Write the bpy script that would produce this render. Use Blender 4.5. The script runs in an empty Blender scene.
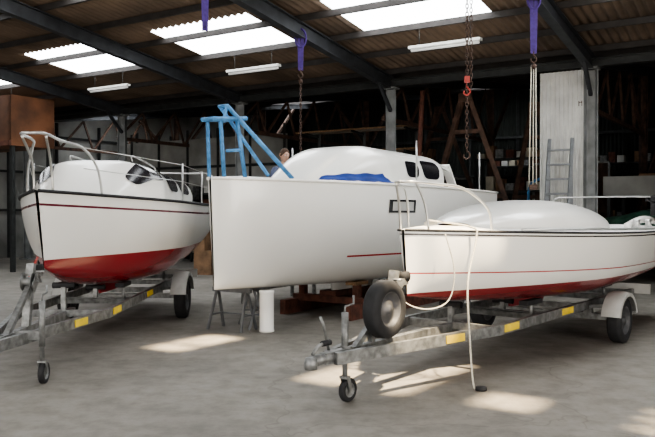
import bpy, bmesh, math, random
from mathutils import Vector, Matrix
random.seed(7)
sin,cos,pi,rad=math.sin,math.cos,math.pi,math.radians

# ---------------------------------------------------------------- helpers
def catmull(pts,n=6,closed=False):
    P=[Vector(p) for p in pts]; out=[]
    m=len(P); rng=range(m if closed else m-1)
    for i in rng:
        if closed: a,b,c,d=P[(i-1)%m],P[i],P[(i+1)%m],P[(i+2)%m]
        else: a,b,c,d=P[max(i-1,0)],P[i],P[i+1],P[min(i+2,m-1)]
        for k in range(n):
            t=k/n
            out.append(.5*((2*b)+(c-a)*t+(2*a-5*b+4*c-d)*t*t+(3*b-a-3*c+d)*t**3))
    if not closed: out.append(P[-1])
    return out

class Geo:
    def __init__(s): s.v=[];s.f=[];s.m=[];s.sm=[];s.uv=[]
    def add(s,vs,fs,mi=0,smooth=False,uv=None):
        o=len(s.v); s.v+= [tuple(v) for v in vs]
        s.uv+= uv if uv else [(0,9)]*len(vs)
        for f in fs: s.f.append(tuple(i+o for i in f)); s.m.append(mi); s.sm.append(smooth)
    def box(s,c,size,rot=None,mi=0):
        x,y,z=[k/2 for k in size]
        vs=[Vector((a*x,b*y,d*z)) for a in(-1,1) for b in(-1,1) for d in(-1,1)]
        if rot is not None:
            R=rot if isinstance(rot,Matrix) else Matrix.Rotation(rot,3,'Z')
            vs=[R@v for v in vs]
        c=Vector(c)
        s.add([v+c for v in vs],[(0,1,3,2),(4,6,7,5),(0,4,5,1),(2,3,7,6),(0,2,6,4),(1,5,7,3)],mi)
    def bar(s,p0,p1,w,h,mi=0):
        p0=Vector(p0);p1=Vector(p1);d=(p1-p0);L=d.length;d.normalize()
        up=Vector((0,0,1)) if abs(d.z)<.95 else Vector((1,0,0))
        y=up.cross(d).normalized(); z=d.cross(y)
        R=Matrix((d,y,z)).transposed()
        s.box((p0+p1)/2,(L,w,h),R,mi)
    def ibeam(s,p0,p1,w,h,mi=0,t=.02):
        p0=Vector(p0);p1=Vector(p1);d=(p1-p0).normalized()
        up=Vector((0,0,1)) if abs(d.z)<.95 else Vector((1,0,0))
        y=up.cross(d).normalized(); z=d.cross(y)
        s.bar(p0,p1,t,h-2*t,mi)
        s.bar(p0+z*(h/2-t/2),p1+z*(h/2-t/2),w,t,mi); s.bar(p0-z*(h/2-t/2),p1-z*(h/2-t/2),w,t,mi)
    def tube(s,pts,r,mi=0,n=8,closed=False):
        P=[Vector(p) for p in pts]; m=len(P); rs=r if isinstance(r,(list,tuple)) else [r]*m
        vs=[];prev=None
        for i in range(m):
            if closed: t=P[(i+1)%m]-P[(i-1)%m]
            else: t=P[min(i+1,m-1)]-P[max(i-1,0)]
            t.normalize()
            if prev is None:
                ref=Vector((0,0,1)) if abs(t.z)<.9 else Vector((1,0,0))
                a=t.cross(ref).normalized()
            else:
                a=(prev-t*prev.dot(t)).normalized()
            prev=a;b=t.cross(a)
            for k in range(n):
                an=2*pi*k/n; vs.append(P[i]+(a*cos(an)+b*sin(an))*rs[i])
        fs=[]
        for i in range(m if closed else m-1):
            j=(i+1)%m
            for k in range(n):
                l=(k+1)%n; fs.append((i*n+k,i*n+l,j*n+l,j*n+k))
        if not closed:
            fs.append(tuple(range(n-1,-1,-1))); fs.append(tuple((m-1)*n+k for k in range(n)))
        s.add(vs,fs,mi,True)
    def lathe(s,prof,c,axis,mi=0,n=28,closed=False):
        c=Vector(c);ax=Vector(axis).normalized()
        ref=Vector((0,0,1)) if abs(ax.z)<.9 else Vector((1,0,0))
        a=ax.cross(ref).normalized();b=ax.cross(a); vs=[];m=len(prof)
        for (r,h) in prof:
            for k in range(n):
                an=2*pi*k/n; vs.append(c+ax*h+(a*cos(an)+b*sin(an))*max(r,1e-4))
        fs=[]
        for i in range(m if closed else m-1):
            j=(i+1)%m
            for k in range(n):
                l=(k+1)%n; fs.append((i*n+k,i*n+l,j*n+l,j*n+k))
        s.add(vs,fs,mi,True)
    def grid(s,fn,nu,nv,mi=0,smooth=True,uvf=None,flip=False):
        vs=[];uv=[]
        for i in range(nu+1):
            for j in range(nv+1):
                p=fn(i/nu,j/nv); vs.append(p)
                uv.append(uvf(i/nu,j/nv,p) if uvf else (0,9))
        fs=[]
        for i in range(nu):
            for j in range(nv):
                q=(i*(nv+1)+j,i*(nv+1)+j+1,(i+1)*(nv+1)+j+1,(i+1)*(nv+1)+j)
                fs.append(q[::-1] if flip else q)
        s.add(vs,fs,mi,smooth,uv)
    def obj(s,name,mats,parent=None):
        me=bpy.data.meshes.new(name); me.from_pydata(s.v,[],s.f)
        for m in (mats if isinstance(mats,(list,tuple)) else [mats]): me.materials.append(m)
        me.polygons.foreach_set('material_index',s.m); me.polygons.foreach_set('use_smooth',s.sm)
        ul=me.uv_layers.new(name='UVMap')
        for l in me.loops: ul.data[l.index].uv=s.uv[l.vertex_index]
        bm=bmesh.new();bm.from_mesh(me);bmesh.ops.recalc_face_normals(bm,faces=bm.faces[:]);bm.to_mesh(me);bm.free()
        o=bpy.data.objects.new(name,me); bpy.context.scene.collection.objects.link(o)
        if parent: o.parent=parent
        return o

def empty(name,loc=(0,0,0),rz=0):
    o=bpy.data.objects.new(name,None); o.location=loc; o.rotation_euler=(0,0,rz); o.empty_display_size=.2
    bpy.context.scene.collection.objects.link(o); return o

def mat(name,col,rough=.6,metal=0,var=.15,scale=6,bump=0,col2=None,stretch=None,coat=0):
    m=bpy.data.materials.new(name); m.use_nodes=True; nt=m.node_tree; N=nt.nodes; Lk=nt.links
    b=N['Principled BSDF']; b.inputs['Roughness'].default_value=rough; b.inputs['Metallic'].default_value=metal
    b.inputs['Coat Weight'].default_value=coat
    tc=N.new('ShaderNodeTexCoord'); mp=N.new('ShaderNodeMapping'); Lk.new(tc.outputs['Object'],mp.inputs[0])
    if stretch: mp.inputs['Scale'].default_value=stretch
    nz=N.new('ShaderNodeTexNoise'); nz.inputs['Scale'].default_value=scale; nz.inputs['Detail'].default_value=6
    Lk.new(mp.outputs[0],nz.inputs['Vector'])
    cr=N.new('ShaderNodeValToRGB'); c2=col2 or tuple(max(0,c*(1-2*var)) for c in col)
    cr.color_ramp.elements[0].position=.35; cr.color_ramp.elements[1].position=.65
    cr.color_ramp.elements[0].color=(*c2,1); cr.color_ramp.elements[1].color=(*col,1)
    Lk.new(nz.outputs['Fac'],cr.inputs[0]); Lk.new(cr.outputs[0],b.inputs['Base Color'])
    if bump:
        bp=N.new('ShaderNodeBump'); bp.inputs['Strength'].default_value=bump; bp.inputs['Distance'].default_value=.02
        Lk.new(nz.outputs['Fac'],bp.inputs['Height']); Lk.new(bp.outputs[0],b.inputs['Normal'])
    return m

def emis(name,col,st,var=.2,scale=3):
    m=mat(name,col,.5,0,var,scale); nt=m.node_tree;b=nt.nodes['Principled BSDF']
    src=b.inputs['Base Color'].links[0].from_socket
    nt.links.new(src,b.inputs['Emission Color']); b.inputs['Emission Strength'].default_value=st
    return m

def hullmat(name,white,red,zw,stripes,patches=()):
    m=bpy.data.materials.new(name); m.use_nodes=True; nt=m.node_tree;N=nt.nodes;Lk=nt.links
    b=N['Principled BSDF']; b.inputs['Roughness'].default_value=.25; b.inputs['Coat Weight'].default_value=.4
    tc=N.new('ShaderNodeTexCoord'); so=N.new('ShaderNodeSeparateXYZ'); Lk.new(tc.outputs['Object'],so.inputs[0])
    su=N.new('ShaderNodeSeparateXYZ'); Lk.new(tc.outputs['UV'],su.inputs[0])
    nz=N.new('ShaderNodeTexNoise'); nz.inputs['Scale'].default_value=1.5; nz.inputs['Detail'].default_value=5; Lk.new(tc.outputs['Object'],nz.inputs[0])
    cr=N.new('ShaderNodeValToRGB'); cr.color_ramp.elements[0].color=(*[c*.92 for c in white],1); cr.color_ramp.elements[1].color=(*white,1)
    Lk.new(nz.outputs['Fac'],cr.inputs[0])
    cur=cr.outputs[0]
    def rng(sock,a,c):
        g=N.new('ShaderNodeMath');g.operation='GREATER_THAN';Lk.new(sock,g.inputs[0]);g.inputs[1].default_value=a
        l=N.new('ShaderNodeMath');l.operation='LESS_THAN';Lk.new(sock,l.inputs[0]);l.inputs[1].default_value=c
        k=N.new('ShaderNodeMath');k.operation='MULTIPLY';Lk.new(g.outputs[0],k.inputs[0]);Lk.new(l.outputs[0],k.inputs[1]);return k.outputs[0]
    def mixc(fac,col):
        nonlocal cur
        mx=N.new('ShaderNodeMix');mx.data_type='RGBA';Lk.new(fac,mx.inputs[0]);Lk.new(cur,mx.inputs[6]);mx.inputs[7].default_value=(*col,1);cur=mx.outputs[2]
    for a,c,col in stripes: mixc(rng(su.outputs[1],a,c),col)
    for z0,z1,x0,x1,col in patches:
        k=N.new('ShaderNodeMath');k.operation='MULTIPLY';Lk.new(rng(so.outputs[2],z0,z1),k.inputs[0]);Lk.new(rng(so.outputs[0],x0,x1),k.inputs[1]);mixc(k.outputs[0],col)
    if red: mixc(rng(so.outputs[2],-5,zw),red)
    Lk.new(cur,b.inputs['Base Color']); return m

# ---------------------------------------------------------------- materials
M_white=mat('gelcoat_white',(.88,.87,.83),.25,0,.03,2,coat=.4)
M_white2=mat('deck_nonskid',(.78,.77,.74),.6,0,.05,20,bump=.1)
M_glass=mat('tinted_acrylic',(.012,.012,.016),.2,0,.1,3)
M_glassl=mat('pale_pane',(.5,.5,.48),.2,0,.15,3)
M_black=mat('black_rubber',(.02,.02,.022),.75,0,.2,12,bump=.1)
M_steel=mat('stainless_steel',(.58,.58,.57),.28,.9,.08,8)
M_galv=mat('galvanised_steel',(.30,.305,.30),.5,.6,.25,14)
M_yel=mat('yellow_label',(.85,.62,.05),.5,0,.1,8)
M_redl=mat('red_lens',(.5,.02,.02),.3,0,.1,8)
M_blue=mat('blue_wrap',(.09,.29,.58),.6,0,.2,12,bump=.2)
M_bluesheet=mat('blue_sheet',(.006,.035,.22),.9,0,.15,6,bump=.2)
M_rust=mat('rusty_brown_steel',(.15,.055,.035),.8,0,.3,8,bump=.2)
M_wood=mat('timber',(.28,.17,.09),.75,0,.25,5,bump=.15,stretch=(1,6,6))
M_ply=mat('plywood',(.2,.085,.04),.7,0,.3,1.6)
M_dark=mat('painted_dark_steel',(.04,.043,.043),.6,.2,.2,6)
M_truss=mat('brown_truss_timber',(.11,.06,.04),.8,0,.3,6)
M_beam=mat('rafter_blue_grey_steel',(.045,.048,.054),.6,.2,.2,5)
M_col=mat('column_grey_paint',(.22,.23,.23),.6,0,.2,4)
M_roof=mat('fibre_cement_sheet',(.19,.132,.092),.9,0,.3,.9,col2=(.09,.064,.046),bump=.1)
M_purl=mat('purlin_steel',(.035,.03,.028),.7,0,.2,5)
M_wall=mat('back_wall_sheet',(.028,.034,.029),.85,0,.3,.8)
M_walll=mat('left_wall_sheet',(.42,.42,.40),.85,0,.25,.7,col2=(.16,.16,.15))
M_wpanel=mat('white_corrugated_panel',(.62,.62,.59),.6,0,.1,3)
M_guard=mat('mudguard_plastic',(.46,.46,.44),.5,0,.1,5)
M_sky=emis('translucent_skylight',(.95,.98,1.0),8.5,.08,3)
M_tubeL=emis('fluorescent_diffuser',(.7,.7,.68),.35,.05,3)
M_purple=mat('purple_webbing',(.07,.035,.2),.8,0,.15,20)
M_redp=mat('red_paint',(.4,.05,.04),.5,0,.15,10)
M_chain=mat('brown_chain',(.10,.06,.045),.6,.4,.3,30)
M_rope=mat('white_rope',(.62,.59,.5),.9,0,.15,60,bump=.3)
M_alu=mat('aluminium',(.19,.2,.21),.5,.4,.1,10)
M_tarp=mat('green_tarpaulin',(.04,.12,.08),.6,0,.3,5,bump=.3)
M_card=mat('cardboard',(.25,.15,.085),.85,0,.25,5)
M_skin=mat('skin',(.55,.33,.24),.55,0,.08,20)
M_hair=mat('brown_hair',(.09,.05,.03),.8,0,.3,60,bump=.4)
M_eye=mat('eye_white',(.8,.8,.8),.3,0,.02,10)
M_lip=mat('lips',(.4,.16,.13),.5,0,.1,20)
M_tape=mat('masking_paper',(.55,.5,.4),.8,0,.1,8)
M_rim=mat('dark_wheel_rim',(.12,.12,.125),.5,.4,.2,8)

# ---------------------------------------------------------------- building frame
A=Vector((.537,.843,0)).normalized(); B=Vector((-A.y,A.x,0)); C0=Vector((5.15,14.5,0))
def W(s,t,z=0): return C0-A*s+B*t+Vector((0,0,z))
ANG=math.atan2(A.y,A.x)
def roofz(s):
    if s<0: return 4.75-.13*s
    return 4.75+.13*min(s,22-s)
T0,T1,SB,SF=-9.0,19.0,-14.0,22.0

# floor
g=Geo(); 
g.add([W(SB-.3,T0-.3,0),W(SF+6,T0-6,0),W(SF+6,T1+.3,0),W(SB-.3,T1+.3,0)],[(0,1,2,3)])
g.add([W(SB-.3,T0-.3,-.1),W(SF+6,T0-6,-.1),W(SF+6,T1+.3,-.1),W(SB-.3,T1+.3,-.1)],[(0,1,2,3)])
mf=mat('concrete_floor',(.27,.252,.225),.7,0,.14,.6,bump=.05)
nt=mf.node_tree;N=nt.nodes;Lk=nt.links;b=N['Principled BSDF']
src=b.inputs['Base Color'].links[0].from_socket
tc=N.new('ShaderNodeTexCoord')
n2=N.new('ShaderNodeTexNoise');n2.inputs['Scale'].default_value=4;n2.inputs['Detail'].default_value=10;n2.inputs['Roughness'].default_value=.7;Lk.new(tc.outputs['Object'],n2.inputs[0])
r2=N.new('ShaderNodeValToRGB');r2.color_ramp.elements[0].position=.3;r2.color_ramp.elements[0].color=(.62,.61,.59,1);r2.color_ramp.elements[1].position=.6;r2.color_ramp.elements[1].color=(1,1,1,1);Lk.new(n2.outputs[0],r2.inputs[0])
vo=N.new('ShaderNodeTexVoronoi');vo.feature='DISTANCE_TO_EDGE';vo.inputs['Scale'].default_value=.3
dn=N.new('ShaderNodeTexNoise');dn.inputs['Scale'].default_value=2.0;Lk.new(tc.outputs['Object'],dn.inputs[0])
va=N.new('ShaderNodeVectorMath');va.operation='ADD';Lk.new(tc.outputs['Object'],va.inputs[0]);Lk.new(dn.outputs['Color'],va.inputs[1]);Lk.new(va.outputs[0],vo.inputs['Vector'])
r3=N.new('ShaderNodeValToRGB');r3.color_ramp.elements[0].position=.0;r3.color_ramp.elements[0].color=(.78,.77,.75,1);r3.color_ramp.elements[1].position=.004;r3.color_ramp.elements[1].color=(1,1,1,1);Lk.new(vo.outputs['Distance'],r3.inputs[0])
def mul(a,c):
    m=N.new('ShaderNodeMix');m.data_type='RGBA';m.blend_type='MULTIPLY';m.inputs[0].default_value=1;Lk.new(a,m.inputs[6]);Lk.new(c,m.inputs[7]);return m.outputs[2]
Lk.new(mul(mul(src,r2.outputs[0]),r3.outputs[0]),b.inputs['Base Color'])
g.obj('floor',mf)

sky=[(2.3,4.1,1.1,3.7),(2.3,4.1,5.3,7.8),(2.3,4.1,9.7,12.0),(2.3,4.1,14.2,16.5),(2.3,4.4,-3.4,-.9),
     (6.3,8.0,1.0,3.6),(6.0,7.8,5.9,7.9),(5.9,7.6,10.3,12.2),(5.5,7.5,-3.4,-.9),(5.5,7.5,14.0,16.5),
     (14.0,16.4,1.0,3.6),(14.0,16.4,5.3,7.9),(14.0,16.4,-3.4,-.9),
     (-11.7,-9.7,5.2,6.9),(-9.6,-7.6,12.5,14.3),(-4.5,-2.5,15.5,17.5)]  # last entry is an added glowing panel, put in to brighten the left wall
gaps=[(8.75,9.85,.05,.55),(8.75,10.25,-3.0,-1.9),(9.75,10.2,-4.05,-3.6)]
for k in range(3): gaps.append((9.6+.28*k,9.68+.28*k,-5.35+.1*(k%2),-4.85))
def roofpiece(name,m,s0,s1,t0,t1,cut):
    ss=sorted(set([s0,s1]+[h[k] for h in cut for k in(0,1) if s0<h[k]<s1])); n=int((t1-t0)/.0267); g=Geo()
    vs=[];fs=[]
    for s_ in ss:
        for j in range(n+1):
            t=t0+(t1-t0)*j/n; vs.append(W(s_,t,roofz(s_)+.025*sin(2*pi*t/.16)))
    for i in range(len(ss)-1):
        sm=(ss[i]+ss[i+1])/2
        for j in range(n):
            tm=t0+(t1-t0)*(j+.5)/n
            if any(h[0]<sm<h[1] and h[2]<tm<h[3] for h in cut): continue
            a=i*(n+1)+j; fs.append((a,a+1,a+n+2,a+n+1))
    g.add(vs,fs,0,True); return g.obj(name,m)
allc=sky+gaps
roofpiece('ceiling_corrugated_roof',M_roof,0,11,T0,T1,[c for c in allc if 0<c[0]<11])
roofpiece('ceiling_corrugated_roof_rear',M_roof,11,22,T0,T1,[c for c in allc if c[0]>11])
roofpiece('ceiling_corrugated_roof_far',M_roof,SB,0,T0,T1,[c for c in allc if c[0]<0])
for i,c in enumerate(sky): roofpiece('window_%d'%(i+1),M_sky,*c,[])

g=Geo()
for k in range(0,20):
    s=.25+k*1.15
    if s<22: g.bar(W(s,T0,roofz(s)-.09),W(s,T1,roofz(s)-.09),.06,.11)
for k in range(0,12):
    s=-.4-k*1.15; g.bar(W(s,T0,roofz(s)-.09),W(s,T1,roofz(s)-.09),.06,.11)
g.obj('trim_1_purlins',M_purl)
g=Geo()
for k in range(-2,5):
    t=k*4.4
    if t>T1: continue
    g.ibeam(W(0,t,4.47),W(11,t,4.47+1.43),.16,.28); g.ibeam(W(11,t,5.9),W(22,t,4.47),.16,.28)
    g.ibeam(W(0,t,4.5),W(SB,t,4.5+1.82),.1,.18)
    g.bar(W(0,t,3.85),W(.6,t,4.45),.07,.07)
g.obj('trim_2_rafters',M_beam)
g=Geo()
g.ibeam(W(0,T0,4.47),W(0,T1,4.47),.16,.16)
g.obj('trim_3_valley_beam',M_dark)
for k in range(-1,5):
    g=Geo(); t=k*4.4
    g.ibeam(W(0,t,0),W(0,t,4.36),.2,.22); g.box(W(0,t,.02),(.4,.4,.04),ANG); g.box(W(0,t,4.36),(.3,.3,.04),ANG)
    g.obj('steel_column',M_col)
for k in range(0,5):
    g=Geo(); t=k*4.4+.2; s=-7
    g.ibeam(W(s,t,0),W(s,t,5.3),.16,.18)
    g.bar(W(s,t,3.6),W(s-2,t,5.6),.09,.09); g.bar(W(s,t,3.6),W(s+2,t,5.0),.09,.09)
    g.bar(W(0,t,3.7),W(s,t,3.7),.07,.1)
    for q in range(5):
        g.bar(W(-q*1.4,t,3.7),W(-(q+.7)*1.4,t,4.4+.13*(q+.7)*1.4),.05,.06); g.bar(W(-(q+.7)*1.4,t,4.4+.13*(q+.7)*1.4),W(-(q+1)*1.4,t,3.7),.05,.06)
    g.obj('roof_truss_frame',M_truss)

def wall_t(name,m,t,th,pieces):
    g=Geo()
    for (s0,s1,z0) in pieces:
        brk=[s0]+[x for x in (0,11) if s0<x<s1]+[s1]
        for a,c in zip(brk[:-1],brk[1:]):
            vs=[W(a,t,z0),W(c,t,z0),W(c,t,roofz(c)+.05),W(a,t,roofz(a)+.05),W(a,t+th,z0),W(c,t+th,z0),W(c,t+th,roofz(c)+.05),W(a,t+th,roofz(a)+.05)]
            g.add(vs,[(0,1,2,3),(7,6,5,4),(0,4,5,1),(1,5,6,2),(2,6,7,3),(3,7,4,0)])
    return g.obj(name,m)
wall_t('wall_left',M_walll,T1,.2,[(SB,SF,0)])
wall_t('wall_right',M_walll,T0,-.2,[(SB,6,0),(6,19,4.2),(19,SF,0)])
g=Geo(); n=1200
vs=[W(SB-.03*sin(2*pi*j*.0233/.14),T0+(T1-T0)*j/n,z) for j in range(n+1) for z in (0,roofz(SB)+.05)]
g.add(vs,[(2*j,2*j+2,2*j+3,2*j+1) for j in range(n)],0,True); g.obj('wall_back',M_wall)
g=Geo()
def wbox(g,s0,s1,t0,t1,z0,z1,mi=0): g.box(W((s0+s1)/2,(t0+t1)/2,(z0+z1)/2),(abs(s1-s0),abs(t1-t0),z1-z0),ANG,mi)
wbox(g,SF,SF+.2,T0,-6,0,4.8);wbox(g,SF,SF+.2,8,T1,0,4.8);wbox(g,SF,SF+.2,-6,8,4.2,4.8)
g.obj('wall_front',M_walll)
g=Geo()
for z in (1.6,2.9,4.2): g.bar(W(SB,T1-.08,z),W(.8,T1-.08,z),.06,.08)
for k in range(8): g.bar(W(SB+.5+k*1.9,T1-.1,0),W(SB+.5+k*1.9,T1-.1,4.7),.08,.1)
g.obj('trim_4_wall_girts',M_dark)
g=Geo()
for z in (1.5,3.0,4.5): g.bar(W(SB+.12,T0,z),W(SB+.12,T1,z),.1,.1)
for k in range(14): g.bar(W(SB+.12,T0+1+k*2,0),W(SB+.12,T0+1+k*2,6.3),.1,.1)
g.obj('trim_5_back_wall_girts',M_dark)
g=Geo(); n=60
vs=[]
for j in range(n+1):
    t=.14+.86*j/n; d=.012*(1 if (j//3)%2 else -1)
    for z in (.0,4.36): vs.append(W(.0+d,t,z))
g.add(vs,[(2*j,2*j+2,2*j+3,2*j+1) for j in range(n)]); g.obj('partition_panel',M_wpanel)
g=Geo()
wbox(g,-3.1,-3.0,9.5,16.4,2.35,3.9,0)
for k in range(6): wbox(g,-3.0,-2.95,9.5+k*1.3,9.56+k*1.3,0,4.2,1)
wbox(g,-3.0,-2.93,9.5,16.4,2.95,3.03,1); wbox(g,-3.0,-2.93,9.5,16.4,2.28,2.36,1)
wbox(g,-3.1,-3.04,9.5,16.4,0,2.28,2)
g.obj('partition_wall',[M_walll,M_dark,M_wall])

# plywood loft at left
g=Geo(); a0,a1=2.1,3.4
wbox(g,a0,a1,13.5,18.6,3.25,3.4,0); wbox(g,a1-.1,a1,13.5,18.6,3.4,4.55,0); wbox(g,a0,a1,13.5,13.6,3.4,4.55,0)
for t in (14.6,15.8,17): wbox(g,a1,a1+.04,t,t+.05,3.4,4.55,1)
wbox(g,a1,a1+.06,13.5,18.6,3.25,3.38,1)
for s in (a0+.1,a1-.1):
    for t in (13.6,16.4,18.5): wbox(g,s-.05,s+.05,t-.05,t+.05,0,3.25,2)
g.obj('plywood_loft',[M_ply,M_rust,M_dark])

# ---------------------------------------------------------------- lamps & slings
for (t) in (2.0,6.4,10.9,15.3,-2.3):
    e=empty('fluorescent_lamp'); s=2.5; z=4.62
    g=Geo(); g.bar(W(s,t-.7,z),W(s,t+.7,z),.12,.05); g.obj('housing',M_wpanel,e)
    g=Geo(); g.tube([W(s,t-.66,z-.05),W(s,t+.66,z-.05)],.03); g.obj('diffuser',M_tubeL,e)
    g=Geo(); 
    for dt in(-.5,.5): g.tube([W(s,t+dt,z+.02),W(s,t+dt,roofz(s)-.03)],.006)
    g.obj('hangers',M_dark,e)

def chain(g,p,z0,z1,mi=0,step=.05,r=.008):
    z=z0;k=0
    while z>z1:
        pts=[]
        for a in range(8):
            an=2*pi*a/8; o=.018*cos(an)
            pts.append(Vector(p)+Vector((o if k%2 else 0,0 if k%2 else o,z-.035*sin(an))))
        g.tube(pts,r,mi,4,True); z-=step;k+=1
def hook(g,p,z,mi=0,sc=1):
    P=Vector(p); pts=[P+Vector((sc*x,0,z+sc*y)) for x,y in [(0,.1),(0,.04),(.035,0),(.045,-.05),(0,-.09),(-.045,-.06),(-.04,-.02)]]
    g.tube(catmull(pts,4),.013*sc,mi,6)
def sling(s,t,ztop,zsl,zch,ropes=0,hk=True):
    e=empty('lifting_sling'); p=W(s,t,0)
    g=Geo(); 
    g.bar(p+Vector((-.035,0,ztop+.1)),p+Vector((-.02,0,zsl)),.012,.055); g.bar(p+Vector((.035,0,ztop+.1)),p+Vector((.02,0,zsl)),.012,.055)
    g.tube([p+Vector((.1*cos(a),0,ztop+.05+.17*sin(a))) for a in [k*pi/8 for k in range(16)]],.022,0,6,True)
    g.obj('webbing',M_purple,e)
    g=Geo()
    if hk: hook(g,p,zsl-.06,0,.9); g.lathe([(0,-.04),(.04,-.035),(.04,.035),(0,.04)],p+Vector((0,0,zsl-.2)),(0,1,0),0,12)
    if ropes==0:
        if zch<zsl-.3: chain(g,p,zsl-.2,zch); hook(g,p,zch-.05,0,.8)
    else:
        for dx in (-.06,0,.055): g.tube([p+Vector((dx*.6,0,zsl-.2)),p+Vector((dx,.02,zch))],.009,1,5)
        g.box(p+Vector((0,0,zch)),(.12,.05,.08),None,0)
    g.obj('hook_and_chain',[M_chain,M_rope],e)
sling(6.24,4.4,5.05,4.4,4.9,0,False)
sling(3.61,4.4,4.75,4.2,2.6)
sling(3.7,0,4.8,4.0,1.95,1)
e=empty('chain_hoist'); p=W(6.4,0,0); g=Geo()
chain(g,p,5.15,2.35,r=.006); chain(g,p+Vector((.05,0,0)),5.0,3.1,r=.005); g.obj('chain',M_chain,e)
g=Geo(); hook(g,p,3.08,0,.8); g.box(p+Vector((0,0,3.2)),(.06,.05,.08)); g.obj('hook_block',M_redp,e)
g=Geo(); hook(g,p,2.3,0,.8); g.obj('lower_hook',M_chain,e)
g=Geo(); g.lathe([(0,-.09),(.09,-.08),(.1,0),(.09,.08),(0,.09)],p+Vector((.03,0,5.1)),(1,0,0)); g.tube([p+Vector((.03,0,5.15)),p+Vector((.0,0,5.35))],.02); g.obj('hoist_body',M_dark,e)

# ---------------------------------------------------------------- boats
class Hull:
    def __init__(s,L,Bm,zs0,zs1,zkb,zkm,zkst,um=.6,e=.85,stern=.82,rake=.05,p0=.95,p1=.5,sag=.04,kp=2.2):
        s.__dict__.update(locals())
    def zs(s,u): return s.zs0+(s.zs1-s.zs0)*u-s.sag*sin(pi*u)
    def zk(s,u):
        if u<.45: return s.zkm+(s.zkb-s.zkm)*(1-u/.45)**s.kp
        return s.zkm+(s.zkst-s.zkm)*((u-.45)/.55)**2
    def b(s,u):
        if u<=s.um: return .015+s.Bm*sin(pi/2*u/s.um)**s.e
        return .015+s.Bm*(1-(1-s.stern)*((u-s.um)/(1-s.um))**2)
    def surf(s,u,ph,side=-1,off=0):
        zs,zk,b=s.zs(u),s.zk(u),s.b(u); k=min(u/.5,1); p=s.p0+(s.p1-s.p0)*k
        q=1.25-.35*k
        y=(b+off)*max(cos(ph),0)**p; z=zs-(zs-zk+off)*sin(ph)**q
        x=s.L*u+s.rake*(zs-z)/(zs-zk)*(1-u)**3
        return Vector((x,side*y,z))
    def zat(s,x,y):
        u=x/s.L; best=None
        for i in range(200):
            P=s.surf(u,pi/2*i/199)
            if best is None or abs(abs(P.y)-abs(y))<best[0]: best=(abs(abs(P.y)-abs(y)),P.z)
        return best[1]
    def build(s,parent,m,mdeck,ck=(.68,.97),rub=None,rubr=.018,cam=.05,ckw=.55,ckd=.32):
        g=Geo(); nu,nv=56,22
        us=lambda a:a**1.35
        for sd in(-1,1):
            g.grid(lambda a,c:s.surf(us(a),pi/2*c,sd),nu,nv,0,True,lambda a,c,P:(P.x,s.zs(us(a))-P.z))
        L1=[s.surf(1,pi/2*i/nv,-1) for i in range(nv+1)]; L2=[s.surf(1,pi/2*i/nv,1) for i in range(nv-1,-1,-1)]
        lp=L1+L2; g.add(lp,[tuple(range(len(lp)))],0,False,[(s.L,s.zs(1)-P.z) for P in lp])
        g.obj('hull',m,parent)
        g=Geo()
        def dk(a,c):
            u=a*.998+.001; j=2*c-1; z=s.zs(u)+cam*(1-j*j)*min(1,s.b(u)/.4)-.004
            if ck and ck[0]<u<ck[1] and abs(j)<ckw: z-=ckd
            return Vector((s.L*u,j*s.b(u)*.99,z))
        g.grid(dk,90,28); g.obj('deck',mdeck,parent)
        for sd in(-1,1):
            g=Geo(); pts=[s.surf(us(i/50),0,sd,.008)+Vector((0,0,-.005)) for i in range(51)]
            g.tube(pts,rubr,0,8); g.obj('rub_rail',rub or M_black,parent)
        g=Geo(); g.tube([s.surf(1,0,-1),Vector((s.L,0,s.zs(1)+.03)),s.surf(1,0,1)],rubr,0,8); g.obj('transom_rail',rub or M_black,parent)

def coach(parent,H,x0,x1,Wd,hfun,wfun,wins=(),p=.45,q=.6,name='coachroof',m=None,tap=.18,wm=None):
    def sf(u,ph,off=0):
        x=x0+(x1-x0)*u; uu=x/H.L; w=Wd*wfun(u)+off; h=hfun(u)+off
        c=cos(ph); y=math.copysign(abs(c)**p,c)*w; z=H.zs(uu)+h*max(sin(ph),0)**q
        y*=1-tap*max(sin(ph),0)**2*(h/(h+.25))
        return Vector((x,y,z))
    g=Geo(); g.grid(lambda a,c:sf(a,pi*c),48,40)
    g.obj(name,m or M_white,parent)
    g=Geo(); lp=[sf(1,pi*i/30) for i in range(31)]; g.add(lp,[tuple(range(31))]); g.obj('companionway_bulkhead',m or M_white,parent)
    k=0
    for (u0,u1,a0,a1) in wins:
        for mir in(0,1):
            g=Geo()
            def wf(a,c):
                aa=u0+(u1-u0)*a; e=math.sqrt(max(0,1-abs(2*a-1)**6)); mid=(a0+a1)/2
                ph=mid+(a1-a0)/2*(2*c-1)*(.25+.75*e)
                return sf(aa,(pi-ph) if mir==0 else ph,.010)
            g.grid(wf,20,6)
            g.obj('cabin_window_%d'%(k+1),wm or M_glass,parent); k+=1
    return sf

def rails(parent,H,xs,h,wire=2,pul=1,r=.013,name='lifelines'):
    def gp(x,side,dz=0,inn=.05):
        u=min(max(x/H.L,0),1); return Vector((x,side*max(H.b(u)-inn,.02),H.zs(u)+dz))
    if xs:
        g=Geo()
        for sd in(-1,1):
            for x in xs: g.tube([gp(x,sd),gp(x,sd,h+.02)],r)
            for wv in range(wire):
                hh=h*(1-.45*wv); pts=[gp(pul,sd,hh)]+[gp(x,sd,hh) for x in xs]
                g.tube(pts,.005,0,5)
        g.obj(name,M_steel,parent)
    return gp

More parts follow.
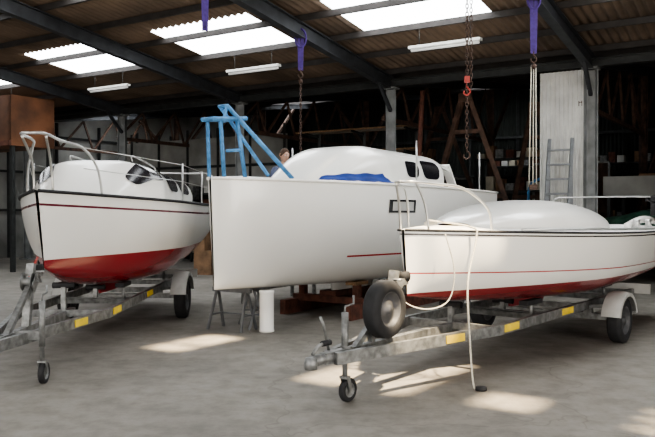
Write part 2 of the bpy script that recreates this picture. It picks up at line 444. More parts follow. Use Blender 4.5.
def place(name,stem,th): return empty(name,(stem[0],stem[1],0),rad(th))
def keel(g,x0,x1,z0,z1,w):
    def f(a,c):
        an=2*pi*c; z=z0+(z1-z0)*a; return Vector(((x0+x1)/2+(x1-x0)/2*cos(an)*(1-.1*a),w*sin(an)*(1-.3*a),z))
    g.grid(f,4,20); g.add([f(1,i/20) for i in range(20)],[tuple(range(20))])

# ---- left boat
HL=Hull(5.75,1.08,1.80,1.69,1.00,.64,.93,um=.55,e=.98,stern=.95,rake=.2,p1=.58)
eL=place('sailing_boat',(-2.93,7.45),91.0)
mL=hullmat('hull_paint_maroon_stripe',(.88,.87,.83),(.27,.018,.026),1.08,[(.13,.155,(.12,.015,.03)),(.0,.02,(.05,.05,.05))])
HL.build(eL,mL,M_white2,rub=M_black)
hf=lambda u:.53*min(1,max(u,0)/.24)*(1-.16*u)
sfL=coach(eL,HL,1.25,4.4,.84,hf,lambda u:.50+.50*min(1,u/.30),wins=[(.13,.34,.28,.95),(.40,.62,.10,.82),(.66,.92,.10,.74)],p=.36,q=.52,tap=.42)
g=Geo()
g.grid(lambda a,c:sfL(.30+.14*a,pi*(.44+.12*c),.02),8,8); g.obj('deck_hatch',M_galv,eL)
gp=rails(eL,HL,[2.6,4.1,5.5],.5,2,pul=.6)
g=Geo()
for sd in(-1,1):
    g.tube(catmull([gp(.85,sd),gp(.78,sd,.3),gp(.62,sd,.5,.08),gp(.3,sd,.54,.04),Vector((-.08,sd*.12,2.36)),Vector((-.14,0,2.36))],6),.014)
    g.tube(catmull([gp(.2,sd,0,.03),gp(.14,sd,.3,.0),Vector((-.06,sd*.12,2.34))],6),.014)
g.obj('pulpit',M_steel,eL)
g=Geo(); g.tube(catmull([(5.68,-.95,1.7),(5.7,-.95,2.2),(5.72,-.5,2.25),(5.72,.5,2.25),(5.7,.95,2.2),(5.68,.95,1.7)],6),.014); g.obj('pushpit',M_steel,eL)
g=Geo()
for y in(-.4,.4):
    g.tube(catmull([(2.3,y,2.24),(2.35,y,2.31),(3.6,y,2.24),(3.65,y,2.14)],5),.012)
g.obj('coachroof_handrails',M_steel,eL)
g=Geo(); keel(g,2.1,3.4,.8,.52,.09); g.obj('keel',mat('antifoul_red',(.27,.018,.026),.6,0,.1,5),eL)
g=Geo(); g.box((5.81,0,1.45),(.1,.05,.9)); g.box((5.83,0,1.05),(.22,.04,.5)); g.obj('rudder',M_white,eL)

# ---- middle boat
HM=Hull(6.5,1.25,2.0,1.93,.6,.52,.8,um=.6,e=.74,stern=.88,rake=.07,p0=.75,p1=.42,sag=.0,kp=2)
eM=place('sailing_boat',(-1.46,9.2),55)
mM=hullmat('hull_paint_white',(.89,.88,.84),None,0,[],[(.94,.965,1.9,3.3,(.4,.03,.03))])
HM.build(eM,mM,M_white2,rub=M_white,rubr=.02)
hM=lambda u:.62*(sin(pi/2*min(1,max(u,0)/.36))**1.0)*(1-.05*u)
coach(eM,HM,1.75,4.7,.90,hM,lambda u:.62+.38*min(1,u/.4)**.7,wins=[(.56,.70,.06,.45),(.74,.95,.06,.58)],p=.36,q=.5,tap=.3)
g=Geo()
def ht(a,c,dz=0):
    x=3.3+2.15*a; y=(c-.5)*1.5*(1-.1*a*a); return Vector((x,y,HM.zs(.7)+.60-.1*(2*c-1)**2-.02*a-.12*a**4+dz))
g.grid(ht,14,12); g.grid(lambda a,c:ht(a,c,-.05),14,12)
for c in(0,1): g.grid(lambda a,k:ht(a,c,-.05*k),14,1)
g.grid(lambda a,k:ht(1,a,-.05*k),12,1)
g.obj('hardtop',M_white,eM)
g=Geo()
for y in(-.66,.66): g.bar((5.6,y,1.95),(5.3,y*.95,2.4),.16,.04)
g.obj('hardtop_supports',M_white,eM)
g=Geo(); g.box((4.73,0,2.17),(.03,.62,.42)); g.obj('companionway_opening',M_glass,eM)
def hw(x0,x1,z0,z1,off):
    def f(a,c):
        x=x0+(x1-x0)*a; z=z0+(z1-z0)*c; u=x/HM.L; best=None
        for i in range(120):
            P=HM.surf(u,pi/2*i/240,-1,off)
            if best is None or abs(P.z-z)<best[0]: best=(abs(P.z-z),P)
        P=best[1]; return Vector((x,P.y,z))
    return f
g=Geo(); g.grid(hw(2.5,3.1,1.56,1.75,.012),6,4); g.obj('hull_window_frame',M_glass,eM)
g=Geo(); g.grid(hw(2.56,3.04,1.59,1.72,.02),6,4); g.obj('hull_window_pane',M_glassl,eM)
gp=rails(eM,HM,[3.2,5.6],.66,1,pul=3.2)
g=Geo()
g.tube([gp(.12,-1,-.02,.02),(.06,-.12,2.74)],.026); g.tube([gp(.12,1,-.02,.02),(.06,.10,2.74)],.024)
g.tube([gp(.36,-1,0,.05),(.28,-.2,2.72)],.026)
g.tube(catmull([(-.04,-.10,2.72),(.28,-.2,2.75),(.42,-.24,2.76)],4),.026); g.tube([(-.04,.10,2.72),(.30,.06,2.75)],.024)
g.tube([(-.02,-.12,2.73),(-.02,.12,2.73)],.024); g.tube([(.28,-.2,2.74),(.30,.08,2.74)],.024)
g.tube([(.16,-.14,2.90),gp(.95,-1,.02,.06)],.030); g.tube([(.16,-.02,2.90),(.95,-.15,2.06)],.024); g.tube([(.16,-.16,2.9),(.16,.0,2.9)],.024)
g.tube([(.16,-.14,2.90),(.1,-.13,2.70)],.02)
g.tube([gp(.14,-1,.34,.02),gp(.34,-1,.36,.06)],.02)
g.obj('wrapped_pulpit',M_blue,eM)
g=Geo()
def bs(a,c):
    x=1.5+1.2*a; u=x/HM.L; y=-(HM.b(u)-.03-.24*c); return Vector((x,y,HM.zs(u)+.02+.17*c*c*(a**.4)*(1-.2*a)+.008*sin(20*a)+.008*sin(13*c)))
g.grid(bs,24,8); g.obj('blue_masking_sheet',M_bluesheet,eM)
g=Geo(); keel(g,2.6,3.9,.62,.36,.12); g.obj('keel_stub',M_white,eM)
g=Geo(); g.box((6.58,0,1.35),(.12,.06,1.1)); g.box((6.6,0,.95),(.25,.05,.5)); g.obj('rudder',M_white,eM)

eC=place('boat_cradle',(-1.46,9.2),55); g=Geo()
for y in(-.6,.6): g.box((4.0,y,.11),(3.6,.1,.22))
for x in(2.6,5.4): g.box((x,0,.24),(.14,1.3,.1))
for x in(2.6,5.4):
    for y in(-.5,.5):
        z=HM.zat(x,y); g.box((x,y,(.26+z)/2-.02),(.1,.1,max(z-.30,.05)))
g.box((3.2,0,.33),(1.3,.3,.07))
g.obj('cradle_frame',M_rust,eC)
g=Geo()
for x in(2.6,5.4):
    for y in(-.5,.5): g.box((x,y,HM.zat(x,y)-.03),(.35,.18,.05))
g.obj('cradle_pads',M_wood,eC)
e=empty('support_pillar',(-.80,9.72,0)); g=Geo(); g.lathe([(0,0),(.1,0),(.1,.02),(.095,.03),(.095,.5),(.1,.52),(.1,.545),(0,.545)],(0,0,0),(0,0,1),0,28); g.obj('pillar',M_white,e)
def trestle(x,y,rot,h=.5):
    e=empty('trestle_stand',(x,y,0),rot); g=Geo()
    g.box((0,0,h-.03),(.06,.62,.06),None,0)
    for yy in(-.24,.24):
        for sx in(-1,1): g.bar((sx*.02,yy,h-.04),(sx*.17,yy*1.15,.0),.03,.03,0)
        g.bar((-.1,yy*1.08,.2),(.1,yy*1.08,.2),.025,.025,0)
    g.bar((.1,-.26,.2),(.1,.26,.2),.02,.02,0)
    g.obj('frame',M_alu,e)
trestle(-1.28,9.9,rad(60),.56); trestle(-.98,10.15,rad(20),.55)

# ---- right boat
HR=Hull(6.0,1.1,1.42,1.33,.80,.60,.72,um=.55,e=.82,stern=.88,rake=.07,p1=.5,sag=.03)
eR=place('sailing_boat',(.695,6.82),51.3)
mR=hullmat('hull_paint_red_stripe',(.87,.86,.82),(.22,.028,.032),.82,[(.035,.05,(.05,.04,.04)),(.40,.413,(.4,.04,.04))])
HR.build(eR,mR,M_white2,rub=M_black,rubr=.012,ck=(.8,.98))
coach(eR,HR,.95,4.75,.72,lambda u:.37*max(0,sin(pi*min(1,u*.96+.02)))**.55,lambda u:max(.02,sin(pi*(u*.96+.02)))**.42,p=.75,q=.8,name='domed_coachroof')
gp=rails(eR,HR,[],.4)
g=Geo()
for sd in(-1,1):
    g.tube(catmull([gp(.85,sd),gp(.8,sd,.22),gp(.55,sd,.4),gp(.25,sd,.43,0),(.02,sd*.1,1.86),(-.03,0,1.86)],5),.012)
    g.tube(catmull([gp(.2,sd,0,.02),gp(.15,sd,.25,0),(.05,sd*.11,1.85)],5),.012)
g.obj('pulpit',M_steel,eR)
g=Geo()
for x,y in((4.6,-.75),(4.95,-.8)): 
    g.lathe([(0,0),(.05,0),(.035,.05),(.05,.1),(0,.1)],(x,y,1.37),(0,0,1),0,14)
g.box((.5,0,1.47),(.16,.05,.03))
g.tube([gp(1.2,-1,.02),gp(4.4,-1,.02)],.012)
g.obj('deck_fittings',M_steel,eR)
g=Geo()
for sd in(-1,1):
    g.tube(catmull([(4.6,sd*.62,1.38),(5.1,sd*.68,1.47),(5.9,sd*.7,1.42)],6),.05)
g.obj('cockpit_coaming',M_white,eR)
g=Geo(); keel(g,2.2,3.3,.7,.48,.08); g.obj('keel',mat('antifoul_red_dull',(.22,.028,.032),.6,0,.1,5),eR)
g=Geo(); g.tube(catmull([(5.9,-.9,1.33),(5.9,-.92,1.75),(5.95,-.5,1.8),(5.95,.5,1.8),(5.9,.92,1.75),(5.9,.9,1.33)],6),.014); g.obj('pushpit',M_steel,eR)
g=Geo(); g.box((5.5,-.80,1.66),(.24,.18,.28)); g.tube([(5.5,-.80,1.5),(5.52,-.80,1.3)],.05); g.tube([(5.4,-.8,1.7),(5.0,-.76,1.74)],.018); g.obj('outboard_motor_stowed',M_black,eR)

g=Geo()
Rt=Matrix.Rotation(rad(51.3),3,'Z'); st=Vector((.695,6.82,0))
def loc(p): return Rt@Vector(p)+st
p0=loc((.55,-.40,1.44)); pE=Vector((1.31,6.6,.02))
pts=[loc((.45,0,1.5)),p0,loc((.56,-.46,1.34)),p0.lerp(pE,.3)+Vector((-.04,-.04,-.08)),p0.lerp(pE,.65)+Vector((-.03,-.02,-.08)),pE,pE+Vector((.07,-.06,-.005)),pE+Vector((.03,-.1,-.005))]
g.tube(catmull(pts,8),.009,0,8); 
g.lathe([(0,0),(.05,0),(.05,.03),(0,.035)],pE+Vector((.05,-.06,-.018)),(0,0,1),1,14)
pts=[loc((.25,-.3,1.38)),loc((.28,-.38,1.05)),loc((.22,-.36,.78)),loc((.05,-.25,.70)),loc((-.1,-.1,.76)),loc((-.2,-.05,.95))]
g.tube(catmull(pts,8),.006,0,8)
g.obj('mooring_rope',[M_rope,M_black])

# ---------------------------------------------------------------- trailers
def wheel(g,c,r,w,ax=(0,1,0)):
    k=w/2
    g.lathe([(r*.60,-k*.7),(r*.64,-k*.95),(r*.8,-k),(r*.95,-k*.85),(r,-k*.55),(r*.985,-k*.2),(r,0),(r*.985,k*.2),(r,k*.55),(r*.95,k*.85),(r*.8,k),(r*.64,k*.95),(r*.60,k*.7)],c,ax,0,36,True)
    for q in(-1,1):
        g.lathe([(r*.62,q*k*.85),(r*.57,q*k*.8),(r*.54,q*k*.3),(r*.40,q*k*.25),(r*.3,q*k*.5),(r*.17,q*k*.5),(r*.15,q*k*.8),(0,q*k*.82)],c,ax,1,28)
def trailer(stem,th,H,zr,r,xa,xc,jx,jy,half,hy,xend,spare=None,xap=1.0,bx=(1.6,)):
    e=place('boat_trailer',stem,th); h=.1
    bxs=list(bx)
    g=Geo()
    for sd in(-1,1):
        g.bar((xc+.25,sd*.05,zr-.03),(xap,sd*half,zr),.05,h); g.bar((xap-.02,sd*half,zr),(xend,sd*half,zr),.05,h)
    g.bar((xc+.15,0,zr-.02),(xap+.3,0,zr-.02),.07,.09)
    for x in(xap,xap+1.2,xa-.25,xa+.9,xend-.05): g.bar((x,-half,zr),(x,half,zr),.06,.07)
    g.bar((xa,-hy+.08,r+.02),(xa,hy-.08,r+.02),.07,.07)
    for sd in(-1,1):
        g.bar((xa,sd*half,zr-.02),(xa,sd*half,r+.02),.1,.06)
        g.bar((xa-.02,sd*half,zr-.02),(xa-.02,sd*(hy+.05),zr+.02),.04,.04)
    g.bar((-.28,0,zr),(-.14,0,zr+.62),.07,.07); g.bar((-.75,0,zr),(-.2,0,zr+.4),.05,.05)
    g.bar((-.2,0,zr+.5),(.0,0,zr+.52),.12,.06)
    for x in bxs:
        for sd in(-1,1):
            z=H.zat(x,.38); g.tube([(x,sd*.38,zr),(x,.38*sd,z-.05)],.022); g.bar((x,-half,zr),(x,half,zr),.05,.06)
    g.obj('chassis',M_galv,e)
    g=Geo()
    for sd in(-1,1):
        for x in bxs:
            z=H.zat(x,.38); g.box((x,sd*.38,z-.045),(.4,.1,.05))
    for x in(xap,xap+1.2,xa-.25,xa+.9):
        z=H.zk(x/H.L)-.03
        g.lathe([(.035,-.12),(.03,0),(.035,.12)],(x,0,z-.01),(0,1,0),0,12)
    g.lathe([(0,-.06),(.05,-.06),(.04,0),(.05,.06),(0,.06)],(-.01,0,zr+.56),(0,1,0),0,12)
    g.obj('bunks_and_rollers',M_black,e)
    g=Geo()
    for x in(xap,xap+1.2,xa-.25,xa+.9): g.bar((x,0,zr),(x,0,H.zk(x/H.L)-.05),.05,.05)
    g.obj('roller_brackets',M_galv,e)
    g=Geo()
    g.lathe([(0,0),(.045,0),(.045,.25),(.03,.3),(.03,.45)],(xc,0,zr-.02),(1,0,0),0,14)
    g.lathe([(0,-.06),(.05,-.05),(.055,.0),(.045,.04),(0,.05)],(xc,0,zr-.03),(0,0,1),0,16)
    g.tube(catmull([(xc+.02,0,zr+.03),(xc+.1,0,zr+.09),(xc+.25,0,zr+.1)],4),.015)
    g.tube([(xc+.3,.06,zr+.02),(xc+.25,.07,zr+.22),(xc+.2,.07,zr+.3)],.013)
    g.obj('coupling',M_galv,e)
    g=Geo(); g.lathe([(0,-.1),(.035,-.1),(.05,0),(.035,.1),(0,.1)],(xc+.5,0,zr-.02),(1,0,0),0,14); 
    g.tube([(xc+.14,0,zr+.1),(xc+.24,0,zr+.1)],.024); g.obj('coupling_gaiter',M_black,e)
    g=Geo(); g.lathe([(.09,-.05),(.04,-.045),(.04,.045),(.09,.05)],(-.22,0,zr+.45),(0,1,0),0,20)
    g.bar((-.28,-.07,zr+.38),(-.14,-.07,zr+.52),.01,.1); g.tube([(-.22,-.06,zr+.45),(-.22,-.12,zr+.45),(-.34,-.13,zr+.56),(-.34,-.2,zr+.56)],.012)
    g.obj('winch',M_galv,e)
    g=Geo(); g.tube([(-.2,0,zr+.49),(.02,0,H.zk(0)+.12)],.012); g.obj('winch_strap',M_redp,e)
    g=Geo(); g.tube([(jx,jy,.2),(jx,jy,zr+.12)],.022); g.tube([(jx,jy,zr-.1),(jx,jy,zr+.32)],.03)
    g.tube([(jx,jy,zr+.32),(jx,jy,zr+.37),(jx+.12,jy,zr+.38),(jx+.12,jy,zr+.45)],.01)
    g.bar((jx,jy,zr),(jx+.02,math.copysign(.05,jy),zr),.05,.08)
    for q in(-.035,.035): g.bar((jx,jy+q,.22),(jx+.04,jy+q,.09),.006,.04)
    g.bar((jx,jy-.04,.21),(jx,jy+.04,.21),.05,.02)
    g.obj('jockey_post',M_galv,e)
    g=Geo(); wheel(g,(jx+.04,jy,.1),.1,.055); g.obj('jockey_wheel',[M_black,M_galv],e)
    for sd in(-1,1):
        g=Geo(); wheel(g,(xa,sd*hy,r),r,.17); g.obj('road_wheel',[M_black,M_rim],e)
        g=Geo(); R=r+.07
        def fn(a,c):
            an=rad(12)+rad(156)*a; w=.11*(2*c-1); rr=R-.012*(2*c-1)**4
            return Vector((xa+rr*cos(an)*1.05,sd*hy+w,r+rr*sin(an)))
        g.grid(fn,20,6); g.grid(lambda a,c:(lambda P:Vector((xa+(P.x-xa)*(1-.13*c),sd*(hy+.11),r+(P.z-r)*(1-.13*c))))(fn(a,1)),20,2)
        g.obj('mudguard',M_guard,e)
        g=Geo()
        for x in(xap+.25,xa-.75): g.box((x,sd*(half+.03),zr+.005),(.32,.01,.07))
        g.obj('side_labels',M_yel,e)
    g=Geo()
    f0=Vector((xc+.25,-.08,zr-.03)); f1=Vector((xap,-half-.03,zr)); g.bar(f0.lerp(f1,.62),f0.lerp(f1,.74),.012,.07); g.obj('drawbar_label',M_yel,e)
    g=Geo(); g.box((xend+.05,0,zr+.05),(.03,1.5,.14),None,0)
    for sd in(-1,1): g.box((xend+.075,sd*.62,zr+.05),(.03,.2,.1),None,1)
    g.obj('light_board',[M_wpanel,M_redl],e)
    if spare:
        g=Geo(); wheel(g,spare,.25,.15); g.obj('spare_wheel',[M_black,M_rim],e)
        g=Geo(); g.bar((spare[0],0,spare[2]),(spare[0],spare[1],spare[2]),.05,.05); g.bar((spare[0],0,zr),(spare[0],0,spare[2]+.03),.05,.05); g.obj('spare_bracket',M_galv,e)
trailer((.695,6.82),51.3,HR,.43,.275,3.4,-1.32,-.88,-.0001,.52,.9,5.2,spare=(-.5,-.14,.75),xap=.9,bx=(2.0,4.4))
trailer((-2.93,7.45),91.0,HL,.45,.31,3.5,-1.35,-.68,-.3,.5,.84,5.4,xap=.8,bx=(1.9,4.4))

# ---------------------------------------------------------------- ladder
e=empty('step_ladder'); g=Geo(); R=lambda s,t,z:W(s,t,z)
for t in(.28,.72): g.bar(R(.85,t,0),R(.28,t,3.0),.06,.06); g.bar(R(.12,t+.03,0),R(.24,t+.03,2.9),.05,.04)
for k in range(10):
    f=(k+.7)/10.5; g.bar(R(.85-.57*f,.28,3*f),R(.85-.57*f,.72,3*f),.09,.035)
g.obj('ladder_rails_and_rungs',M_alu,e)

# ---------------------------------------------------------------- person on platform
PX,PY,PZ=-.80,13.0,.88
e=empty('work_platform',(PX,PY,0),rad(-35)); g=Geo()
g.box((-.05,0,.86),(.6,1.5,.04),None,1)
for x in(-.3,.2):
    for y in(-.68,.68): g.bar((x,y,0),(x,y,.84),.05,.05,0)
    g.bar((x,-.68,.3),(x,.68,.3),.04,.04,0); g.bar((x,-.68,.81),(x,.68,.81),.04,.05,0)
for y in(-.68,.68): g.bar((-.3,y,.3),(.2,y,.3),.04,.04,0)
g.obj('platform_frame',[M_galv,M_wood],e)
e=empty('man',(PX,PY,PZ),rad(-60))
def skin(name,V,E,rd,m,parent,lv=2,root=0):
    me=bpy.data.meshes.new(name); me.from_pydata(V,E,[]); o=bpy.data.objects.new(name,me); bpy.context.scene.collection.objects.link(o)
    md=o.modifiers.new('skin','SKIN'); md.use_smooth_shade=True
    if not me.skin_vertices: 
        bm=bmesh.new();bm.from_mesh(me);bm.verts.layers.skin.verify();bm.to_mesh(me);bm.free()
    for i,q in enumerate(rd):
        me.skin_vertices[0].data[i].radius=(q if isinstance(q,tuple) else (q,q)); me.skin_vertices[0].data[i].use_root=(i==root)
    sb=o.modifiers.new('sub','SUBSURF'); sb.levels=lv; sb.render_levels=lv
    me.materials.append(m); o.parent=parent; return o
V=[(0,0,.95),(.01,0,1.1),(.03,0,1.28),(.05,0,1.42),(.07,0,1.52),(.085,0,1.58)]
rd=[(.13,.16),(.12,.14),(.13,.17),(.10,.13),.055,.052]
E=[(0,1),(1,2),(2,3),(3,4),(4,5)]
for sd in(-1,1):
    o=len(V); V+=[(0,sd*.1,.88),(.02,sd*.11,.5),(-.02,sd*.115,.1),(.12,sd*.13,.04)]; rd+=[.095,.07,.045,.04]; E+=[(0,o),(o,o+1),(o+1,o+2),(o+2,o+3)]
    o=len(V); V+=[(.05,sd*.18,1.42),(.1,sd*.235,1.15),(.33,sd*.2,1.14),(.37,sd*.19,1.14)]; rd+=[.065,.05,.035,.03]; E+=[(3,o),(o,o+1),(o+1,o+2),(o+2,o+3)]
mb=bpy.data.materials.new('work_clothes'); mb.use_nodes=True; nt=mb.node_tree; bb=nt.nodes['Principled BSDF']; bb.inputs['Roughness'].default_value=.85
tc=nt.nodes.new('ShaderNodeTexCoord'); sp=nt.nodes.new('ShaderNodeSeparateXYZ'); cr=nt.nodes.new('ShaderNodeValToRGB'); nt.links.new(tc.outputs['Object'],sp.inputs[0])
mm=nt.nodes.new('ShaderNodeMath');mm.operation='DIVIDE';mm.inputs[1].default_value=2; nt.links.new(sp.outputs[2],mm.inputs[0]); nt.links.new(mm.outputs[0],cr.inputs[0]); nt.links.new(cr.outputs[0],bb.inputs[0])
cr.color_ramp.interpolation='CONSTANT'; el=cr.color_ramp.elements; el[0].position=0; el[0].color=(.03,.03,.03,1); el[1].position=.045; el[1].color=(.04,.06,.12,1)
q=el.new(.49); q.color=(.10,.12,.2,1); q=el.new(.757); q.color=(.55,.33,.24,1)
skin('body',V,E,rd,mb,e)
for sd in(-1,1):
    V=[(.36,sd*.19,1.14),(.42,sd*.185,1.135),(.45,sd*.18,1.13)]; E=[(0,1),(1,2)]; rd=[(.026,.022),(.036,.018),(.034,.015)]
    skin('hand',V,E,rd,M_skin,e,1)
    for k,(dy,ln) in enumerate([(-.03,.07),(-.01,.08),(.01,.075),(.03,.058)]):
        yb=sd*.18+dy; V=[(.445,yb,1.13),(.46+ln*.4,yb*1.0,1.132),(.46+ln*.75,yb,1.12),(.46+ln,yb,1.10)]
        skin('finger',V,[(0,1),(1,2),(2,3)],[.009,.0088,.008,.007],M_skin,e,1)
    V=[(.40,sd*.155,1.13),(.43,sd*.125,1.125),(.46,sd*.115,1.115)]; skin('thumb',V,[(0,1),(1,2)],[.012,.01,.009],M_skin,e,1)
hc=Vector((.105,0,1.665))
def hd(th,ph,off=0):
    x,y,z=sin(th)*cos(ph),sin(th)*sin(ph),cos(th)
    rx=.098; ry=.077; rz=.122
    jaw=max(0,-z); ry*=1-.28*jaw; 
    if x<0: rx*=1-.35*jaw
    P=Vector((x*(rx+off),y*(ry+off),z*(rz+off)))
    f=math.exp(-((y/.16)**2))*max(0,x)
    P.x+=f*.024*math.exp(-((z+.18)/.14)**2)
    P.x+=max(0,x)*.008*math.exp(-((z-.22)/.1)**2)
    P.x-=max(0,x)*.010*math.exp(-((z-.03)/.09)**2)*math.exp(-((abs(y)-.36)/.15)**2)
    P.x+=f*.006*math.exp(-((z+.5)/.08)**2)
    P.x+=max(0,x)*.01*math.exp(-((z+.85)/.15)**2)
    return hc+P
g=Geo(); g.grid(lambda a,c:hd(.001+(pi-.002)*a,2*pi*c),48,64); g.obj('head',M_skin,e)
g=Geo()
def hair(a,c):
    ph=2*pi*c; fr=(cos(ph)+1)/2; lim=1.0+1.15*(1-fr)**.6
    return hd(.001+lim*a,ph,.012*(1-a**6)+.001)
g.grid(hair,24,48); g.obj('hair',M_hair,e)
for sd in(-1,1):
    g=Geo(); g.lathe([(.0001,-.011),(.008,-.008),(.011,0),(.008,.008),(.0001,.011)],hc+Vector((.082,sd*.03,.006)),(1,0,0),0,14); g.obj('eye',M_eye,e)
    g=Geo(); g.lathe([(0,.0),(.0045,.0),(.0045,.002),(0,.0025)],hc+Vector((.092,sd*.03,.006)),(1,0,0),0,12); g.obj('pupil',M_glass,e)
    g=Geo(); g.tube(catmull([hc+Vector((x,sd*yy,z)) for x,yy,z in[(.0,.074,-.03),(-.012,.084,-.01),(-.015,.09,.02),(.0,.088,.032),(.012,.08,.02),(.006,.076,-.01)]],5,True),.006,0,6,True); g.obj('ear',M_skin,e)
g=Geo(); g.tube(catmull([hc+Vector((x,y,-.062)) for x,y in[(.083,-.024),(.093,-.012),(.096,0),(.093,.012),(.083,.024)]],4),.005,0,6); g.obj('mouth',M_lip,e)

# ---------------------------------------------------------------- background clutter
def shelf(s,t,w=2.0,h=2.2,d=.5,rot=0,seed=1):
    rr=random.Random(seed); e=empty('storage_shelf',W(s,t,0),ANG+rot); g=Geo()
    for x in(-d/2,d/2):
        for y in(-w/2,w/2): g.box((x,y,h/2),(.05,.05,h))
    for k in range(4): g.box((0,0,.25+k*(h-.35)/3),(d,w,.04))
    g.obj('shelf_frame',M_dark,e)
    for mi,m in enumerate((M_card,M_wpanel,M_galv,M_tape,M_rust)):
        g=Geo()
        for k in range(4):
            for q in range(int(w/.3)):
                if (q*3+k*2+seed)%5==mi and rr.random()<.9:
                    hh=.14+.3*rr.random(); g.box((rr.uniform(-.05,.05),-w/2+.2+q*.3,.27+k*(h-.35)/3+hh/2),(.3,.24,hh))
        if g.v: g.obj('stored_goods',m,e)
shelf(4.2,16.6,2.4,2.6,.5,0,3); shelf(2.2,12.9,1.6,1.3,.5,0,5)
shelf(-13.4,14,3,2.4,.6,0,6); shelf(-13.4,9.5,3,2.6,.6,0,8); shelf(-13.4,5.5,3,3.4,.6,0,9); shelf(-13.4,1.5,3,3.4,.6,0,12)
shelf(-2.3,10.8,2.4,2.2,.5,0,4); shelf(-2.3,13.6,2.4,2.0,.5,0,11)
shelf(-6.3,7.6,3,3.2,.6,0,14); shelf(-6.3,3.2,3,3.2,.6,0,15)
def stack(name,s,t,L,w,h,m,rot=0,n=5):
    g=Geo(); rr=random.Random(int(s*10+t))
    for i in range(n):
        for j in range(4):
            c=W(s,t,0); R=Matrix.Rotation(ANG+rot,3,'Z')
            g.box(c+R@Vector((rr.uniform(-.1,.1),(j-1.5)*w/4,(i+.5)*h/n)),(L*rr.uniform(.85,1),w/4*.92,h/n*.9),ANG+rot)
    g.obj(name,m)
stack('timber_stack',-2.2,7.2,3,.9,.8,M_wood,.2); stack('timber_stack',2.0,10.7,1.6,.8,.5,M_wood,pi/2)
for (s,t,sz,z) in((1.0,9.0,.6,0),(1.1,9.1,.45,.6),(-.7,9.4,.7,0),(5.2,13.4,.5,0)):
    g=Geo(); c=W(s,t,z); g.box(c+Vector((0,0,sz/2)),(sz,sz*.8,sz),ANG+.2); g.box(c+Vector((0,0,sz+.004)),(sz*.98,.06,.008),ANG+.2,1)
    g.obj('cardboard_box',[M_card,M_tape])
e=empty('timber_rack'); g=Geo()
for t in(5.2,6.8,8.3):
    g.bar(W(-3,t,0),W(-3,t,3.9),.08,.08)
    for z in(2.5,3.1,3.7): g.bar(W(-3,t,z),W(-2.3,t,z+.05),.05,.05)
g.obj('rack_posts',M_dark,e); g=Geo(); rr=random.Random(3)
for z in(2.56,3.16,3.76):
    for k in range(5): g.bar(W(-2.95+k*.13,4.9+rr.uniform(-.3,.3),z+.04),W(-2.95+k*.13,8.6+rr.uniform(-.5,.2),z+.04),.08,.05,k%2)
g.obj('stored_lengths',[M_wood,M_walll],e)
def aframe(s,t,h,w,lean=.4):
    g=Geo(); top=W(s,t,h)
    for sd in(-1,1): g.bar(W(s-lean,t+sd*w/2,0),top+B*sd*.06,.09,.11)
    g.bar(W(s-lean*.55,t-w*.28,h*.45),W(s-lean*.55,t+w*.28,h*.45),.08,.09); g.bar(W(s-lean*.2,t-w*.11,h*.8),W(s-lean*.2,t+w*.11,h*.8),.08,.09)
    g.box(top-Vector((0,0,.08)),(.12,.3,.2),ANG)
    g.obj('timber_truss',M_truss)
aframe(-1.0,3.0,4.25,3.0); aframe(-5.0,5.4,4.6,3.4); aframe(-7.2,-.6,4.6,3.0); aframe(-3.6,2.2,4.3,2.0)
g=Geo(); g.tube([W(-1.2,4.4,0),W(-.3,3.75,4.3)],.055); g.obj('leaning_timber_spar',M_rust)
for (s,t,w,h,m) in((-7.6,6.6,2.6,2.6,M_dark),(-7.8,2.3,2.2,3.0,M_truss),(-8.4,-1.6,2.8,2.8,M_dark)):
    e=empty('sheet_material_rack',W(s,t,0),ANG); g=Geo()
    for k in range(5): g.bar((k*.09,0,.1),(k*.09-.25,0,h-.15*(k%3)),.0+w-.2*(k%2),.03)
    g.obj('leaning_sheets',m,e); g=Geo(); g.box((.1,0,.05),(.8,w,.1)); g.bar((-.3,-w/2,0),(-.3,-w/2,h),.06,.06); g.bar((-.3,w/2,0),(-.3,w/2,h),.06,.06); g.bar((-.3,-w/2,h),(-.3,w/2,h),.06,.06); g.obj('rack_frame',M_galv,e)
e=empty('workbench',W(5.6,15.2,0),ANG); g=Geo(); g.box((0,0,.9),(.7,2.2,.06))
for x in(-.3,.3):
    for y in(-1,1): g.box((x,y,.44),(.08,.08,.88))
g.box((0,0,.3),(.6,2,.04)); g.obj('bench_frame',M_wood,e)
g=Geo()
for y,hh in((-.8,.3),(-.3,.2),(.1,.4),(.6,.25)): g.box((.05,y,.93+hh/2),(.3,.3,hh))
g.box((0,-.3,.5),(.4,.9,.36)); g.obj('tool_boxes',M_dark,e)
e=empty('storage_rack'); g=Geo()
wbox(g,-4.1,-4.0,-3,.62,2.0,2.42,0); wbox(g,-6,-4.0,-3,.62,1.95,2.0,0)
g.obj('fascia',M_walll,e); g=Geo()
for t in(-2.9,-1.2,.5):
    for s in(-5.9,-4.1): wbox(g,s-.04,s+.04,t-.04,t+.04,0,1.95)
wbox(g,-6,-4.05,-3,.6,.9,.95); g.obj('rack_frame',M_dark,e)
g=Geo()
for k,(t,hh) in enumerate(((-.3,.5),(.2,.35),(-1,.6),(-1.8,.4))): wbox(g,-5.2,-4.6,t-.2,t+.2,2.0,2.0+hh,k%2); wbox(g,-5.2,-4.4,t-.22,t+.2,.95,.95+hh,(k+1)%2)
g.obj('stored_boxes',[M_card,M_dark],e)
g=Geo()
def tp(a,c):
    L=2.6; x=(a-.5)*L; w=.6*sin(pi*min(max(a,.02),.98))**.5; an=pi*c
    P=Vector((x,w*cos(an),.95+.65*sin(an)**.7*(.6+.4*sin(pi*a))+.02*sin(17*a+9*c))); R=Matrix.Rotation(ANG+pi/2,3,'Z'); return W(-2.2,-.9,0)+R@P
g.grid(tp,30,20); 
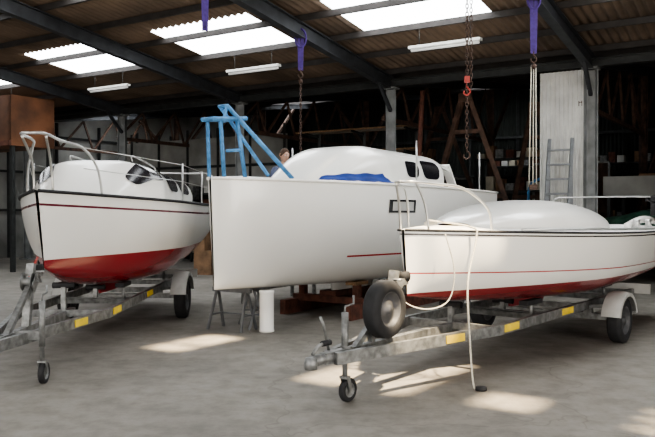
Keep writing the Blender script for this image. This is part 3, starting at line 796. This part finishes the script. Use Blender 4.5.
e=empty('covered_dinghy'); g.obj('tarpaulin',M_tarp,e)
g=Geo()
for dt in(-.9,.9): wbox(g,-2.6,-1.8,-.9+dt-.04,-.9+dt+.04,.88,.96); wbox(g,-2.6,-2.5,-.9+dt-.04,-.9+dt+.04,0,.9); wbox(g,-1.9,-1.8,-.9+dt-.04,-.9+dt+.04,0,.9)
g.obj('dinghy_trestles',M_wood,e)
HF=Hull(3.6,.85,1.75,1.7,1.0,.75,.9)
eF=place('sailing_boat',(4.75,15.5),75); HF.build(eF,M_white,M_white2)
g=Geo()
for x in(1,2.8):
    for sd in(-1,1): z=HF.zat(x,.35); g.bar((x,sd*.35,0),(x,sd*.35,z),.08,.08)
    g.bar((x,-.6,.05),(x,.6,.05),.1,.1)
g.obj('prop_stands',M_wood,eF)
gpf=rails(eF,HF,[],.5)
g=Geo()
for sd in(-1,1): g.tube(catmull([gpf(.9,sd),gpf(.8,sd,.45),(.05,sd*.15,2.3),(0,0,2.3)],5),.03); g.tube([gpf(.25,sd,0,.02),(.1,sd*.14,2.3)],.03)
g.obj('wrapped_pulpit',M_blue,eF)

# ---------------------------------------------------------------- lights
def area(name,loc,target,sx,sy,E,col=(1,.94,.85)):
    l=bpy.data.lights.new(name,'AREA'); l.shape='RECTANGLE'; l.size=sx; l.size_y=sy; l.energy=E; l.color=col
    o=bpy.data.objects.new(name,l); o.location=loc; d=Vector(target)-Vector(loc); o.rotation_euler=d.to_track_quat('-Z','Z').to_euler(); bpy.context.scene.collection.objects.link(o)
area('daylight_side_door',W(12.5,T0-.3,2.1),W(12.5,0,1.5),12.5,4,1550)
area('daylight_front_door',W(SF+.3,1,2.1),W(0,1,1.5),13.5,4,1150)
sl=bpy.data.lights.new('sun','SUN'); sl.energy=30; sl.angle=rad(2.2); sl.color=(1,.80,.53)
so=bpy.data.objects.new('sun',sl); so.rotation_euler=Vector((-.25,.35,-1)).to_track_quat('-Z','Y').to_euler(); bpy.context.scene.collection.objects.link(so)
w=bpy.data.worlds.new('World'); bpy.context.scene.world=w; w.use_nodes=True
w.node_tree.nodes['Background'].inputs[0].default_value=(.9,.94,1,1); w.node_tree.nodes['Background'].inputs[1].default_value=1.0
try: bpy.context.scene.view_settings.look='AgX - Medium High Contrast'
except Exception as ex: print(ex)

# ---------------------------------------------------------------- camera
cd=bpy.data.cameras.new('camera'); cd.sensor_width=36; cd.lens=740/655*36; cd.clip_end=200
co=bpy.data.objects.new('camera',cd); co.location=(0,0,1.6); co.rotation_euler=(rad(90-.66),0,0)
bpy.context.scene.collection.objects.link(co); bpy.context.scene.camera=co
